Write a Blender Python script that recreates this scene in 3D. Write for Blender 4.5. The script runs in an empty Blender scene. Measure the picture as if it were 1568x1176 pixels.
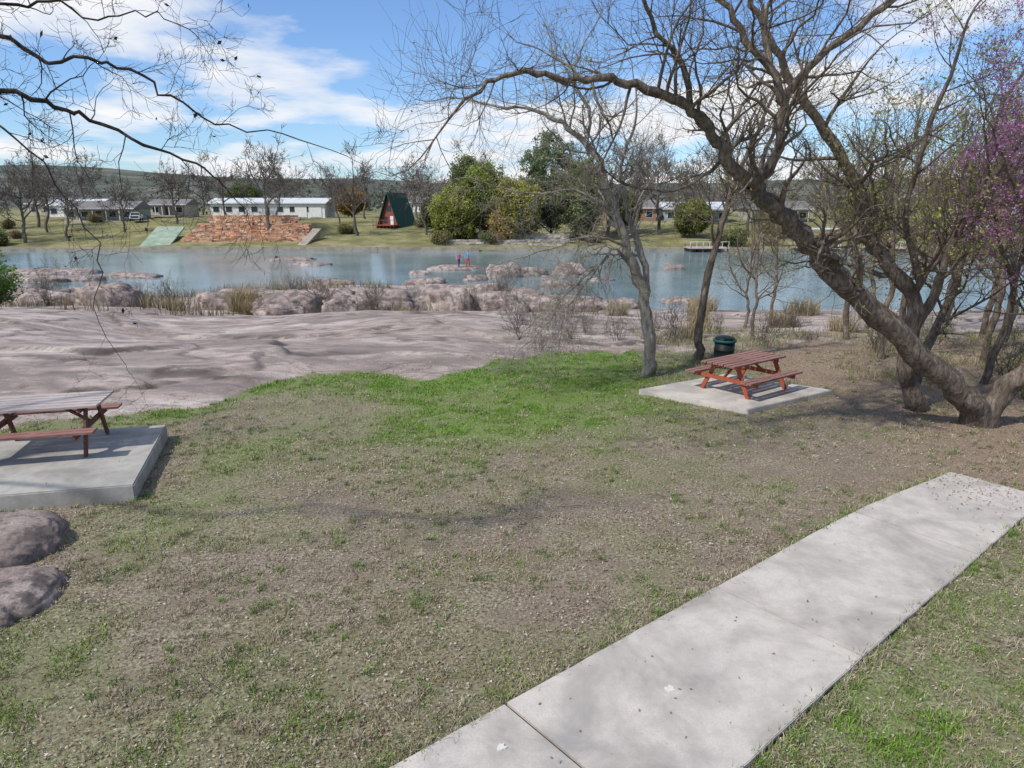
import bpy, bmesh, math, random
import numpy as np
from mathutils import Vector, Matrix, Euler
random.seed(7); rng=np.random.default_rng(7)
scn=bpy.context.scene
scn.view_settings.view_transform='Standard'; scn.view_settings.look='None'; scn.view_settings.exposure=0
COL=scn.collection
# ------------------------------------------------------------ noise
def _h(ix,iy,s):
    n=(ix.astype(np.int64)*374761393+iy.astype(np.int64)*668265263+s*974711)&0x7fffffff
    n=((n^(n>>13))*1274126177)&0x7fffffff
    return ((n^(n>>16))&0xffff)/65535.
def vn(x,y,s=0):
    x=np.asarray(x,float);y=np.asarray(y,float)
    ix=np.floor(x);iy=np.floor(y);fx=x-ix;fy=y-iy
    fx=fx*fx*(3-2*fx);fy=fy*fy*(3-2*fy)
    return (_h(ix,iy,s)*(1-fx)+_h(ix+1,iy,s)*fx)*(1-fy)+(_h(ix,iy+1,s)*(1-fx)+_h(ix+1,iy+1,s)*fx)*fy
def fbm(x,y,s=0,o=4):
    a=.5;t=0;f=1.;n=0
    for i in range(o):
        t=t+a*vn(x*f+i*17.3,y*f+i*9.1,s+i);n+=a;a*=.5;f*=2.03
    return t/n
def ss(a,b,x):
    t=np.clip((x-a)/(b-a),0,1);return t*t*(3-2*t)
# ------------------------------------------------------------ materials
def newmat(name,rough=.9):
    m=bpy.data.materials.new(name);m.use_nodes=True
    nt=m.node_tree;b=nt.nodes['Principled BSDF'];b.inputs['Roughness'].default_value=rough
    b.inputs['Specular IOR Level'].default_value=.2
    return m,nt,b
def N(nt,t,**k):
    n=nt.nodes.new(t)
    for a,v in k.items(): setattr(n,a,v)
    return n
def noise(nt,scale,detail=5,rough=.6,vec=None,dist=0):
    n=N(nt,'ShaderNodeTexNoise');n.inputs['Scale'].default_value=scale;n.inputs['Detail'].default_value=detail
    n.inputs['Roughness'].default_value=rough;n.inputs['Distortion'].default_value=dist
    if vec is not None: nt.links.new(vec,n.inputs['Vector'])
    return n.outputs['Fac']
def ramp(nt,fac,stops):
    r=N(nt,'ShaderNodeValToRGB');e=r.color_ramp.elements
    while len(e)<len(stops): e.new(.5)
    for i,(p,c) in enumerate(stops):
        e[i].position=p;e[i].color=(c[0],c[1],c[2],1) if not isinstance(c,(int,float)) else (c,c,c,1)
    nt.links.new(fac,r.inputs['Fac']);return r.outputs['Color']
def mix(nt,fac,a,b,mode='MIX'):
    m=N(nt,'ShaderNodeMix',data_type='RGBA',blend_type=mode)
    for sock,v in ((m.inputs['Factor'],fac),(m.inputs[6],a),(m.inputs[7],b)):
        if isinstance(v,(int,float)): sock.default_value=v
        elif isinstance(v,tuple): sock.default_value=(v[0],v[1],v[2],1)
        else: nt.links.new(v,sock)
    return m.outputs[2]
def mth(nt,op,a,b=0.,clamp=False):
    m=N(nt,'ShaderNodeMath',operation=op,use_clamp=clamp)
    for s,v in ((m.inputs[0],a),(m.inputs[1],b)):
        if isinstance(v,(int,float)): s.default_value=v
        else: nt.links.new(v,s)
    return m.outputs[0]
def bump(nt,b,h,strength=.5,dist=.02):
    n=N(nt,'ShaderNodeBump');n.inputs['Strength'].default_value=strength;n.inputs['Distance'].default_value=dist
    nt.links.new(h,n.inputs['Height']);nt.links.new(n.outputs['Normal'],b.inputs['Normal'])
def pos(nt): return N(nt,'ShaderNodeNewGeometry').outputs['Position']
def objc(nt): return N(nt,'ShaderNodeTexCoord').outputs['Object']
def two(name,c1,c2,scale,rough=.85,bs=.3,bd=.01,detail=4,stretch=None):
    m,nt,b=newmat(name,rough);v=objc(nt)
    if stretch:
        mp=N(nt,'ShaderNodeMapping');mp.inputs['Scale'].default_value=stretch;nt.links.new(v,mp.inputs['Vector']);v=mp.outputs['Vector']
    f=noise(nt,scale,detail,.65,v);nt.links.new(ramp(nt,f,[(.3,c1),(.7,c2)]),b.inputs['Base Color'])
    if bs: bump(nt,b,f,bs,bd)
    return m
def colmat(name,rough=.8,transl=0,var=.25,nscale=3):
    m,nt,b=newmat(name,rough)
    a=N(nt,'ShaderNodeAttribute',attribute_name='Col')
    f=noise(nt,nscale,1,.6,pos(nt));g=ramp(nt,f,[(.3,1-var),(.7,1.)])
    c=mix(nt,1.,a.outputs['Color'],g,'MULTIPLY')
    nt.links.new(c,b.inputs['Base Color'])
    if transl:
        t=N(nt,'ShaderNodeBsdfTranslucent');nt.links.new(c,t.inputs['Color'])
        ms=N(nt,'ShaderNodeMixShader');ms.inputs[0].default_value=transl
        nt.links.new(b.outputs[0],ms.inputs[1]);nt.links.new(t.outputs[0],ms.inputs[2])
        nt.links.new(ms.outputs[0],nt.nodes['Material Output'].inputs['Surface'])
    return m
# ------------------------------------------------------------ mesh helpers
def link(o,parent=None):
    COL.objects.link(o)
    if parent: o.parent=parent
    return o
def empty(name,loc=(0,0,0),rz=0):
    e=bpy.data.objects.new(name,None);e.location=loc;e.rotation_euler=(0,0,rz);e.empty_display_size=.2
    return link(e)
def npmesh(name,V,faces,mats,midx=None,smooth=True,col=None):
    me=bpy.data.meshes.new(name)
    me.vertices.add(len(V));me.vertices.foreach_set('co',np.asarray(V,np.float32).ravel())
    tot=sum(f.size for f in faces);npoly=sum(len(f) for f in faces)
    me.loops.add(tot);me.loops.foreach_set('vertex_index',np.concatenate([f.ravel() for f in faces]).astype(np.int32))
    me.polygons.add(npoly)
    cnt=np.concatenate([np.full(len(f),f.shape[1]) for f in faces])
    st=np.concatenate([[0],np.cumsum(cnt)[:-1]])
    me.polygons.foreach_set('loop_start',st.astype(np.int32))
    if midx is not None: me.polygons.foreach_set('material_index',midx.astype(np.int32))
    me.polygons.foreach_set('use_smooth',np.full(npoly,smooth))
    for m in mats: me.materials.append(m)
    if col is not None:
        a=me.color_attributes.new('Col','FLOAT_COLOR','POINT')
        a.data.foreach_set('color',np.concatenate([col,np.ones((len(col),1))],1).astype(np.float32).ravel())
    me.update(calc_edges=True);me.validate()
    return me
def bmobj(name,bm,mat,parent=None,smooth=False):
    me=bpy.data.meshes.new(name);bm.to_mesh(me);bm.free()
    for m in (mat if isinstance(mat,list) else [mat]): me.materials.append(m)
    if smooth:
        for p in me.polygons:p.use_smooth=True
    return link(bpy.data.objects.new(name,me),parent)
def box(parent,name,c,s,mat,rot=(0,0,0),bev=0):
    bm=bmesh.new();bmesh.ops.create_cube(bm,size=1)
    bmesh.ops.scale(bm,vec=s,verts=bm.verts)
    if bev: bmesh.ops.bevel(bm,geom=bm.edges[:],offset=bev,segments=2,affect='EDGES')
    o=bmobj(name,bm,mat,parent);o.location=c;o.rotation_euler=rot;return o
def beam(parent,name,a,b,w,t,mat,bev=.004):
    a=Vector(a);b=Vector(b);d=b-a
    o=box(parent,name,(a+b)/2,(w,t,d.length),mat,(0,0,0),bev)
    o.rotation_mode='QUATERNION';o.rotation_quaternion=d.to_track_quat('Z','Y');return o
def prism(parent,name,poly,z0,z1,mat,bev=0):
    bm=bmesh.new();n=len(poly)
    lo=[bm.verts.new((x,y,z0)) for x,y in poly];hi=[bm.verts.new((x,y,z1)) for x,y in poly]
    bm.faces.new(hi);bm.faces.new(lo[::-1])
    for i in range(n): bm.faces.new((lo[i],lo[(i+1)%n],hi[(i+1)%n],hi[i]))
    bmesh.ops.recalc_face_normals(bm,faces=bm.faces)
    if bev: bmesh.ops.bevel(bm,geom=bm.edges[:],offset=bev,segments=2,affect='EDGES')
    return bmobj(name,bm,mat,parent)
# ------------------------------------------------------------ terrain
EX=[-60,-11,-8.85,-7.3,-6.9,-6.3,-4.15,-2.4,-1.6,-.5,2,6.7,10.5,15.2,30,60]
EY=[13.5,14.1,14.85,15.6,17.1,18.7,19.1,18.3,19.3,21.2,22,22.5,24,24,24,24]
def edge(x,y): return np.interp(x,EX,EY)+(fbm(x*.8,y*.8,3)-.5)*2.0
def height(x,y,fine=True,crev=False):
    x=np.asarray(x,float);y=np.asarray(y,float)
    s=y-edge(x,y)
    lawn=.07*(fbm(x*.35,y*.35,11)-.5)
    if fine: lawn=lawn+.03*(fbm(x*2.5,y*2.5,12,3)-.5)
    L=np.interp(y,[12,16,20,24,30,34,38,44,58,75],[-.15,-.02,.02,-.1,-.35,-.6,-1.3,-1.9,-2.3,-3.4])
    R=np.interp(y,[12,18,22,30,36,42,45,50,60],[-.2,-.15,-.25,-.85,-1.25,-1.8,-2.15,-3.2,-3.4])
    w=ss(-3,6,x)+0*y
    rock=L*(1-w)+R*w
    n=fbm(x*.08+3,y*.15,21,2)
    rock=rock+(n-.5)*1.3*ss(0,6,s)*(1-.7*w)
    q=fbm(x*.06+.05*y,y*.17,31,4)*6;f1_=q-np.floor(q)
    rock=rock+(np.floor(q)+ss(.0,.07,f1_)-q)*.17*ss(.3,2.5,s)
    q2=fbm(x*.2-.08*y,y*.42,33,3)*3;f2_=q2-np.floor(q2)
    rock=rock+(np.floor(q2)+ss(0,.08,f2_)-q2)*.06*ss(.3,2,s)
    if fine: rock=rock+(fbm(x*1.3,y*1.8,41)-.5)*.06
    if crev: return np.clip(np.exp(-((f1_-.03)/.05)**2)+.7*np.exp(-((f2_-.03)/.05)**2),0,1)
    m=ss(-.15,.45,s)
    h=lawn*(1-m)+rock*m
    h=np.where(y>58,np.minimum(h,-2.0-(y-58)*.05),h)
    sh=111+2.5*(fbm(x*.03,x*0+.5,51)-.5)*2
    far=np.interp(y-sh,[-6,-1,.6,3,24,40,90,290],[-3.4,-2.9,-1.75,-1.4,.7,2.,3.,6.])+(fbm(x*.06,y*.06,52)-.5)*.8*ss(3,20,y-sh)
    tb=ss(-56,-54.5,x)*(1-ss(-35,-33.5,x))*ss(117.2,121.5,y)*(1-ss(126,150,y))
    far=np.maximum(far,far*(1-tb)+tb*1.8)
    hill=36*ss(330,700,y)*(.45+.55*fbm(x*.004+2,y*.003,61,3))*(1-ss(900,1300,y)*.5)*(1.15-.35*ss(-300,100,x))
    far=far+hill
    return np.where(y>105,far,h)
xs=np.concatenate([-26-np.geomspace(.3,1300,90)[::-1],np.arange(-26,28,.13),28+np.geomspace(.3,1300,90)])
ys=np.concatenate([-14-np.geomspace(.5,60,12)[::-1],np.arange(-14,3,.35),np.arange(3,50,.12),50+np.cumsum(np.geomspace(.15,.6,60)),
    np.arange(71,104,1.5),np.arange(104.,130,.35),130+np.geomspace(.5,1400,110)])
ys=np.unique(np.round(ys,3))
X,Y=np.meshgrid(xs,ys);Z=height(X,Y)
V=np.stack([X.ravel(),Y.ravel(),Z.ravel()],1)
nx=len(xs);ny=len(ys);I=np.arange(nx*ny).reshape(ny,nx)
F=np.stack([I[:-1,:-1],I[:-1,1:],I[1:,1:],I[1:,:-1]],-1).reshape(-1,4)
def greenmap(x,y):
    g=1.45*np.exp(-(((x-.8)/3.6)**2+((y-18.4)/4.3)**2))
    g=g+.75*np.exp(-((y-edge(x,y)+.9)/1.3)**2)*(x<4)
    g=g+.40*np.exp(-(((x+1.)/3.)**2+((y-14)/2.2)**2))
    g=g+.30*ss(9.,5,y)*(.45+.55*(x<0))+.48*ss(2.6,4.6,x-(y-6)*1.1)*ss(15,9,y)
    g=g+.55*np.exp(-(((x+5.0)/1.1)**2+((y-11.5)/2.8)**2))
    g=g*(.3+1.1*fbm(x*.9,y*.9,71))+.7*(fbm(x*1.1,y*1.1,72)-.45)
    return np.clip(g,0,1)
def pinpoly(x,y,poly):
    c=np.zeros(x.shape,bool);n=len(poly)
    for i in range(n):
        x1,y1=poly[i];x2,y2=poly[(i+1)%n]
        if y1==y2: continue
        c^=((y1>y)!=(y2>y))&(x<(x2-x1)*(y-y1)/(y2-y1)+x1)
    return c
def litter(x,y):
    return np.clip(1.1*ss(5.5,9.5,x-(y-13)*.12+ (fbm(x*.5,y*.5,81)-.5)*3)*ss(8,11,y)+.25*fbm(x*.7,y*.7,82),0,1)
s_=Y-edge(X,Y)
rk=ss(-.1,.35,s_+.5*(fbm(X*3,Y*3,5)-.5))
rk=rk*(1-ss(4,9,X)*(1-ss(.47,.53,fbm(X*.3,Y*.5,151)+.45*ss(25,36,Y)-.03)))
me=npmesh('ground',V,[F],[])
for nm,val in (('rock',np.where(Y<105,rk,0)),('green',greenmap(X,Y)),('far',ss(100,106,Y)),('hill',ss(180,330,Y)),('litter',litter(X,Y)),('crev',height(X,Y,False,True)*(.25+.75*ss(.42,.6,fbm(X*.5,Y*.5,161))))):
    a=me.attributes.new(nm,'FLOAT','POINT');a.data.foreach_set('value',np.broadcast_to(val,X.shape).astype(np.float32).ravel())
m,nt,b=newmat('ground_mix',.95);p=pos(nt)
def at(n): return N(nt,'ShaderNodeAttribute',attribute_name=n).outputs['Fac']
n1=noise(nt,1.1,4,.7,p);n2=noise(nt,24,4,.8,p);n3=noise(nt,100,2,.7,p)
dirt=ramp(nt,n2,[(.36,(.085,.065,.047)),(.5,(.225,.185,.138)),(.62,(.45,.39,.31))])
dirt=mix(nt,ramp(nt,n1,[(.40,0.),(.60,.65)]),dirt,(.19,.15,.112))
grn=ramp(nt,n2,[(.34,(.045,.09,.012)),(.66,(.19,.32,.045))])
lit=ramp(nt,n3,[(.3,(.10,.065,.045)),(.5,(.26,.19,.135)),(.7,(.44,.35,.26))])
lawn=mix(nt,mth(nt,'MULTIPLY',at('green'),.9),dirt,grn)
lawn=mix(nt,mth(nt,'MULTIPLY',at('litter'),.9),lawn,lit)
mp=N(nt,'ShaderNodeMapping');mp.inputs['Scale'].default_value=(.5,1.3,2.2);mp.inputs['Rotation'].default_value=(0,0,.25);nt.links.new(p,mp.inputs['Vector']);pv=mp.outputs['Vector']
r1=noise(nt,.33,5,.62,pv,.9);r2=noise(nt,1.5,5,.72,pv,.4);r3=noise(nt,36,3,.8,p)
rock=ramp(nt,r1,[(.34,(.27,.22,.20)),(.45,(.40,.32,.285)),(.54,(.52,.43,.385)),(.66,(.66,.58,.52))])
rock=mix(nt,ramp(nt,r2,[(.42,.75),(.54,0.)]),rock,(.20,.17,.155))
rock=mix(nt,ramp(nt,r3,[(.40,.55),(.60,0.)]),rock,(.15,.125,.115))
rock=mix(nt,mth(nt,'MULTIPLY',at('crev'),.85),rock,(.065,.053,.047))
nearc=mix(nt,at('rock'),lawn,rock)
f1=noise(nt,.22,5,.72,p);f2=noise(nt,.03,6,.7,p)
farc=ramp(nt,f1,[(.35,(.15,.115,.07)),(.48,(.17,.175,.065)),(.56,(.24,.215,.10)),(.68,(.33,.27,.17))])
hillc=ramp(nt,f2,[(.35,(.05,.065,.055)),(.5,(.088,.10,.078)),(.62,(.17,.155,.125))])  # scrub tones tinted bluish, distance haze put into the colour
farc=mix(nt,at('hill'),farc,hillc)
nt.links.new(mix(nt,at('far'),nearc,farc),b.inputs['Base Color'])
bump(nt,b,n2,.55,.04)
me.materials.append(m)
link(bpy.data.objects.new('ground',me))
# ------------------------------------------------------------ water
m,nt,b=newmat('river_water',.10);b.inputs['Specular IOR Level'].default_value=.5;b.inputs['IOR'].default_value=1.33
p=pos(nt);mp=N(nt,'ShaderNodeMapping');mp.inputs['Scale'].default_value=(.7,1.5,1);nt.links.new(p,mp.inputs['Vector'])
w1=noise(nt,1.5,4,.6,mp.outputs['Vector'],.3);w2=noise(nt,.12,2,.5,p)
nt.links.new(ramp(nt,w2,[(.35,(.13,.2,.21)),(.65,(.21,.29,.31))]),b.inputs['Base Color'])
bump(nt,b,w1,.28,.10)
bm=bmesh.new();bmesh.ops.create_grid(bm,x_segments=8,y_segments=4,size=1);bmesh.ops.scale(bm,vec=(1200,42,1),verts=bm.verts)
o=bmobj('river_water',bm,m);o.location=(0,77,-2.2)
# ------------------------------------------------------------ concrete
def concrete(name,base,dark):
    m,nt,b=newmat(name,.9);p=pos(nt)
    a=noise(nt,.8,5,.65,p,.5);c=noise(nt,60,3,.7,p);d=noise(nt,4,4,.65,p)
    k=ramp(nt,a,[(.36,dark),(.56,base)])
    k=mix(nt,ramp(nt,d,[(.35,.5),(.55,0.)]),k,tuple(v*.66 for v in base))
    k=mix(nt,ramp(nt,c,[(.3,.4),(.6,0.)]),k,tuple(v*.55 for v in base))
    nt.links.new(k,b.inputs['Base Color']);bump(nt,b,c,.35,.006);return m
conc=concrete('weathered_concrete',(.56,.515,.46),(.33,.30,.27))
PL=[(-3.3,3.0),(-.06,5.58),(2.51,7.64),(5.27,9.82),(7.75,11.45)]
PR=[(-2.15,1.5),(1.15,4.15),(3.66,6.28),(6.3,8.45),(8.6,10.35)]
path=empty('concrete_path')
def crs(pts,k):
    P=[Vector(q) for q in pts];P=[2*P[0]-P[1]]+P+[2*P[-1]-P[-2]];out=[]
    for i in range(1,len(P)-2):
        for j in range(k):
            t=j/k;a,b_,c,d=P[i-1:i+3]
            out.append(.5*((2*b_)+(c-a)*t+(2*a-5*b_+4*c-d)*t*t+(3*b_-a-3*c+d)*t**3))
    out.append(P[-2]);return out
K=16;Ls=crs([(*q,0) for q in PL],K);Rs=crs([(*q,0) for q in PR],K)
pathpoly=[(v.x,v.y) for v in Ls]+[(v.x,v.y) for v in Rs[::-1]]
groove=two('joint_dirt',(.03,.025,.02),(.08,.065,.045),20)
prism(path,'joint_bed',[(v.x,v.y) for v in Rs[1:-1]]+[(v.x,v.y) for v in Ls[1:-1][::-1]],-.13,.03,groove)
for i in range(len(PL)-1):
    l=[v.copy() for v in Ls[i*K:(i+1)*K+1]];r=[v.copy() for v in Rs[i*K:(i+1)*K+1]]
    dl=(l[1]-l[0]).normalized()*.014
    l[0]+=dl;r[0]+=dl;l[-1]-=dl;r[-1]-=dl
    for v in l[1:-1]+r[1:-1]: v.x+=random.gauss(0,.003);v.y+=random.gauss(0,.003)
    out=[(v.x,v.y) for v in r]+[(v.x,v.y) for v in l[::-1]]
    prism(path,'panel_%d'%(i+1),out,-.12,.062+(.006 if i%2 else -.002),conc,.008)
for (px_,py_,r_,sd) in ((1.53,5.77,.05,1),(-.09,5.02,.045,2)):
    rr=random.Random(sd);pts=[(px_+math.cos(a*.524)*r_*rr.uniform(.5,1.2),py_+math.sin(a*.524)*r_*rr.uniform(.5,1.3)) for a in range(12)]
    prism(None,'paint_splotch',pts,.05,.072,two('old_white_paint',(.55,.53,.49),(.68,.66,.62),30))
SR=[(3.2,16.92),(5.37,15.12),(8.08,16.85),(5.9,18.6)]
SL=[(-6.06,10.34),(-7.06,13.5),(-11.0,12.55),(-9.95,9.45)]
o=prism(None,'concrete_pad',SR,-.2,.12,conc,.015)
conc2=concrete('weathered_concrete_grey',(.42,.40,.36),(.25,.235,.21))
o=prism(None,'concrete_pad',SL[::-1],-.2,.28,conc2,.02)
# ------------------------------------------------------------ picnic tables
def wood(name,c1,c2,c3):
    m,nt,b=newmat(name,.75);v=objc(nt);mp=N(nt,'ShaderNodeMapping');mp.inputs['Scale'].default_value=(1,9,9);nt.links.new(v,mp.inputs['Vector'])
    f=noise(nt,3,6,.7,mp.outputs['Vector']);k=ramp(nt,f,[(.3,c1),(.5,c2),(.72,c3)])
    nt.links.new(k,b.inputs['Base Color']);bump(nt,b,f,.3,.004);return m
redo=wood('red_stained_wood',(.17,.04,.025),(.32,.08,.042),(.4,.13,.075))
fadew=wood('faded_red_wood',(.12,.055,.045),(.24,.125,.105),(.38,.26,.22))
greyw=wood('weathered_grey_wood',(.2,.165,.15),(.42,.36,.33),(.55,.49,.45))
brw=wood('brown_stained_wood',(.07,.03,.025),(.15,.065,.05),(.22,.11,.09))
brr=wood('brown_red_seat_wood',(.12,.05,.04),(.25,.12,.1),(.36,.22,.19))
def table(loc,rz,Lg,top,legm,topm,seatm,W=.98):
    e=empty('picnic_table',loc,rz);n=6;pw=W/n
    for i in range(n):
        y=-W/2+pw*(i+.5);box(e,'top_plank_%d'%(i+1),(random.uniform(-.012,.012),y,top-.022+random.uniform(-.003,.003)),(Lg,pw-.02,.042),topm,(random.uniform(-.01,.01),0,0),.004)
    for sgn in (-1,1):
        for j in (0,1):
            box(e,'bench_plank_%d_%d'%(j+1,(sgn+3)//2),(0,sgn*(.74+.155*j),top*.57),(Lg,.142,.042),seatm,(0,0,0),.004)
    for k,x in enumerate((-Lg*.36,Lg*.36)):
        box(e,'top_cleat_%d'%k,(x,0,top-.092),(.045,W-.06,.09),legm,(0,0,0),.004)
        box(e,'bench_bearer_%d'%k,(x,0,top*.57-.075),(.045,1.9,.1),legm,(0,0,0),.004)
        for sgn in (-1,1):
            beam(e,'leg_%d_%d'%(k,sgn+1),(x+.05,sgn*.30,top-.06),(x+.05,sgn*.68,.0),.045,.11,legm)
        s=-1 if x>0 else 1
        beam(e,'brace_%d'%k,(x,0,top*.52),(x+s*.5,0,top-.07),.06,.045,legm)
    box(e,'centre_stretcher',(0,0,top-.068),(Lg*.66,.08,.045),legm,(0,0,0),.003)
    return e
table((5.82,16.95,.12),math.radians(37),2.15,.80,redo,fadew,fadew)
table((-8.55,12.05,.28),math.radians(15),2.15,.90,brw,greyw,brr,1.1)
# ------------------------------------------------------------ trash can
tc=empty('trash_can',(6.25,20.0,-.05))
dk=two('black_green_metal',(.008,.014,.013),(.014,.022,.02),8,.5,.1);teal=two('teal_plastic',(.01,.07,.07),(.015,.1,.1),5,.5,.05);blk=two('black_opening',(.006,.006,.006),(.01,.01,.01),5,.8,0)
def lathe(parent,name,prof,mat,n=40):
    bm=bmesh.new();rings=[]
    for r,z in prof: rings.append([bm.verts.new((r*math.cos(2*math.pi*i/n),r*math.sin(2*math.pi*i/n),z)) for i in range(n)])
    for a,b_ in zip(rings,rings[1:]):
        for i in range(n): bm.faces.new((a[i],a[(i+1)%n],b_[(i+1)%n],b_[i]))
    bm.faces.new(rings[-1]);bm.faces.new(rings[0][::-1])
    return bmobj(name,bm,mat,parent,True)
lathe(tc,'barrel',[(.27,0),(.29,.02),(.29,.25),(.30,.26),(.30,.28),(.29,.29),(.29,.55),(.30,.56),(.30,.58),(.29,.59),(.29,.82)],dk)
lathe(tc,'lid_rim',[(.30,.80),(.33,.80),(.335,.83),(.33,.87),(.31,.88)],teal)
lathe(tc,'lid_dome',[(.30,.88),(.27,.92),(.2,.95),(.1,.965),(.02,.97)],dk)
box(tc,'lid_opening',(0,-.285,.90),(.24,.06,.07),blk,(.3,0,0),.01)
# ------------------------------------------------------------ boulders
def granite(nm,f_):
    gm,nt,b=newmat(nm,.9);p=pos(nt)
    a1=noise(nt,.9,4,.65,p);a2=noise(nt,30,3,.8,p);a3=noise(nt,2.4,4,.72,p)
    c=lambda *q:tuple(v*f_ for v in q)
    k=ramp(nt,a1,[(.35,c(.24,.19,.17)),(.5,c(.40,.31,.275)),(.65,c(.54,.44,.39))]);k=mix(nt,ramp(nt,a3,[(.43,.9),(.54,0.)]),k,c(.14,.12,.11));k=mix(nt,ramp(nt,a2,[(.35,.5),(.6,0.)]),k,c(.12,.10,.095))
    nt.links.new(k,b.inputs['Base Color']);bump(nt,b,a3,.5,.05);return gm
gm=granite('pink_granite',1.);gmd=granite('grey_granite',.72)
def boulder(c,s,seed,sq=.55,name='granite_boulder',sub=4,rz=None,rough=.5,mat=None,step=.13):
    bm=bmesh.new();bmesh.ops.create_icosphere(bm,subdivisions=sub,radius=1)
    P=np.array([v.co[:] for v in bm.verts])
    Q=np.sign(P)*np.abs(P)**sq;Q/=np.maximum(1e-6,np.linalg.norm(Q,axis=1,keepdims=True))**.5
    d=1+rough*(fbm(P[:,0]*1.6+P[:,2]*.9+seed*7.1,P[:,1]*1.6-P[:,2]*.7+seed*3,seed)-.5)*2+step*1.4*(fbm(P[:,0]*4+seed,P[:,1]*4+P[:,2]*4,seed+9)-.5)
    q=fbm(P[:,2]*2.+P[:,0]*.8+seed,P[:,0]*1.1+P[:,1]*.9+seed,seed+3,2)*6;d=d+(np.floor(q)-q)*step
    Q=Q*d[:,None]
    for v,c_ in zip(bm.verts,Q): v.co=(c_[0]*s[0],c_[1]*s[1],c_[2]*s[2])
    o=bmobj(name,bm,mat or gm,None,True);o.location=c;o.rotation_euler=(0,0,seed*1.7 if rz is None else rz);return o
boulder((-7.2,8.7,-.05),(.95,.75,.42),1,rz=.5,mat=gmd,sub=5,rough=.3,step=.03);boulder((-6.35,7.25,-.12),(.9,.75,.42),2,rz=.2,mat=gmd,sub=5,rough=.3,step=.03)
BL=[(-24.3,42,-1.2,2.1,1.5,1.45),(-13.2,40,-1.2,1.9,1.4,1.05),(-11.2,43,-1.5,2.0,1.5,1.1),(-7.4,41.5,-1.45,2.3,1.3,1.15),(-4.2,42.5,-1.6,1.8,1.5,1.35),(-1.2,43,-1.8,2.4,1.5,1.1),
    (3.0,44.5,-2.0,3.6,1.5,1.0),(-9.6,38.5,-1.0,1.1,.8,.6),(-17.5,44,-1.6,2.6,1.3,1.0),(-.8,69,-2.2,1.6,1.2,1.5),(1.5,71,-2.3,2.2,1,.9),(5.8,72,-2.3,2,1,1.1),(-6,78,-2.42,3.2,1.8,.65),(-12.5,37.5,-1.0,1.3,1,.5),
    (-30,46,-1.8,2.6,1.5,1.0),(-34.5,50,-2,2.4,1.5,1.),(-20,49,-2.1,2.6,1.4,.9),(-44,66,-2.3,5,2.2,.7),(-38,70,-2.35,3.5,1.8,.5),(-50,74,-2.35,6,2,.6),(-24,84,-2.35,3,1.5,.5),(-29,92,-2.35,3.5,2,.5),
    (-16,60,-2.3,2.2,1.6,.8),(-8,63,-2.3,2.0,1.2,.7),(18,78,-2.35,1.3,.8,.7),(-2,57,-2.3,2.2,1.2,.8),(4,60,-2.35,1.8,1.2,.7),(12,50,-2.4,1.6,1,.6),(7.5,47,-2.2,1.5,1,.6),(-5.5,52,-2.2,1.8,1.2,1.0),(1.,53,-2.3,1.6,1.2,.8),
    (-3.5,66,-2.4,1.2,.9,.7),(3.6,67,-2.4,1.0,.8,.5),(-9.5,72,-2.4,1.4,1,.6),(8.5,66,-2.4,1.4,.9,.5)]
for i,(x,y,z,sx,sy,sz) in enumerate(BL):
    boulder((x,y,z),(sx,sy,sz),i+5,sub=3 if y>50 else 4,rz=random.uniform(-.35,.35),step=.11)
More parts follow.
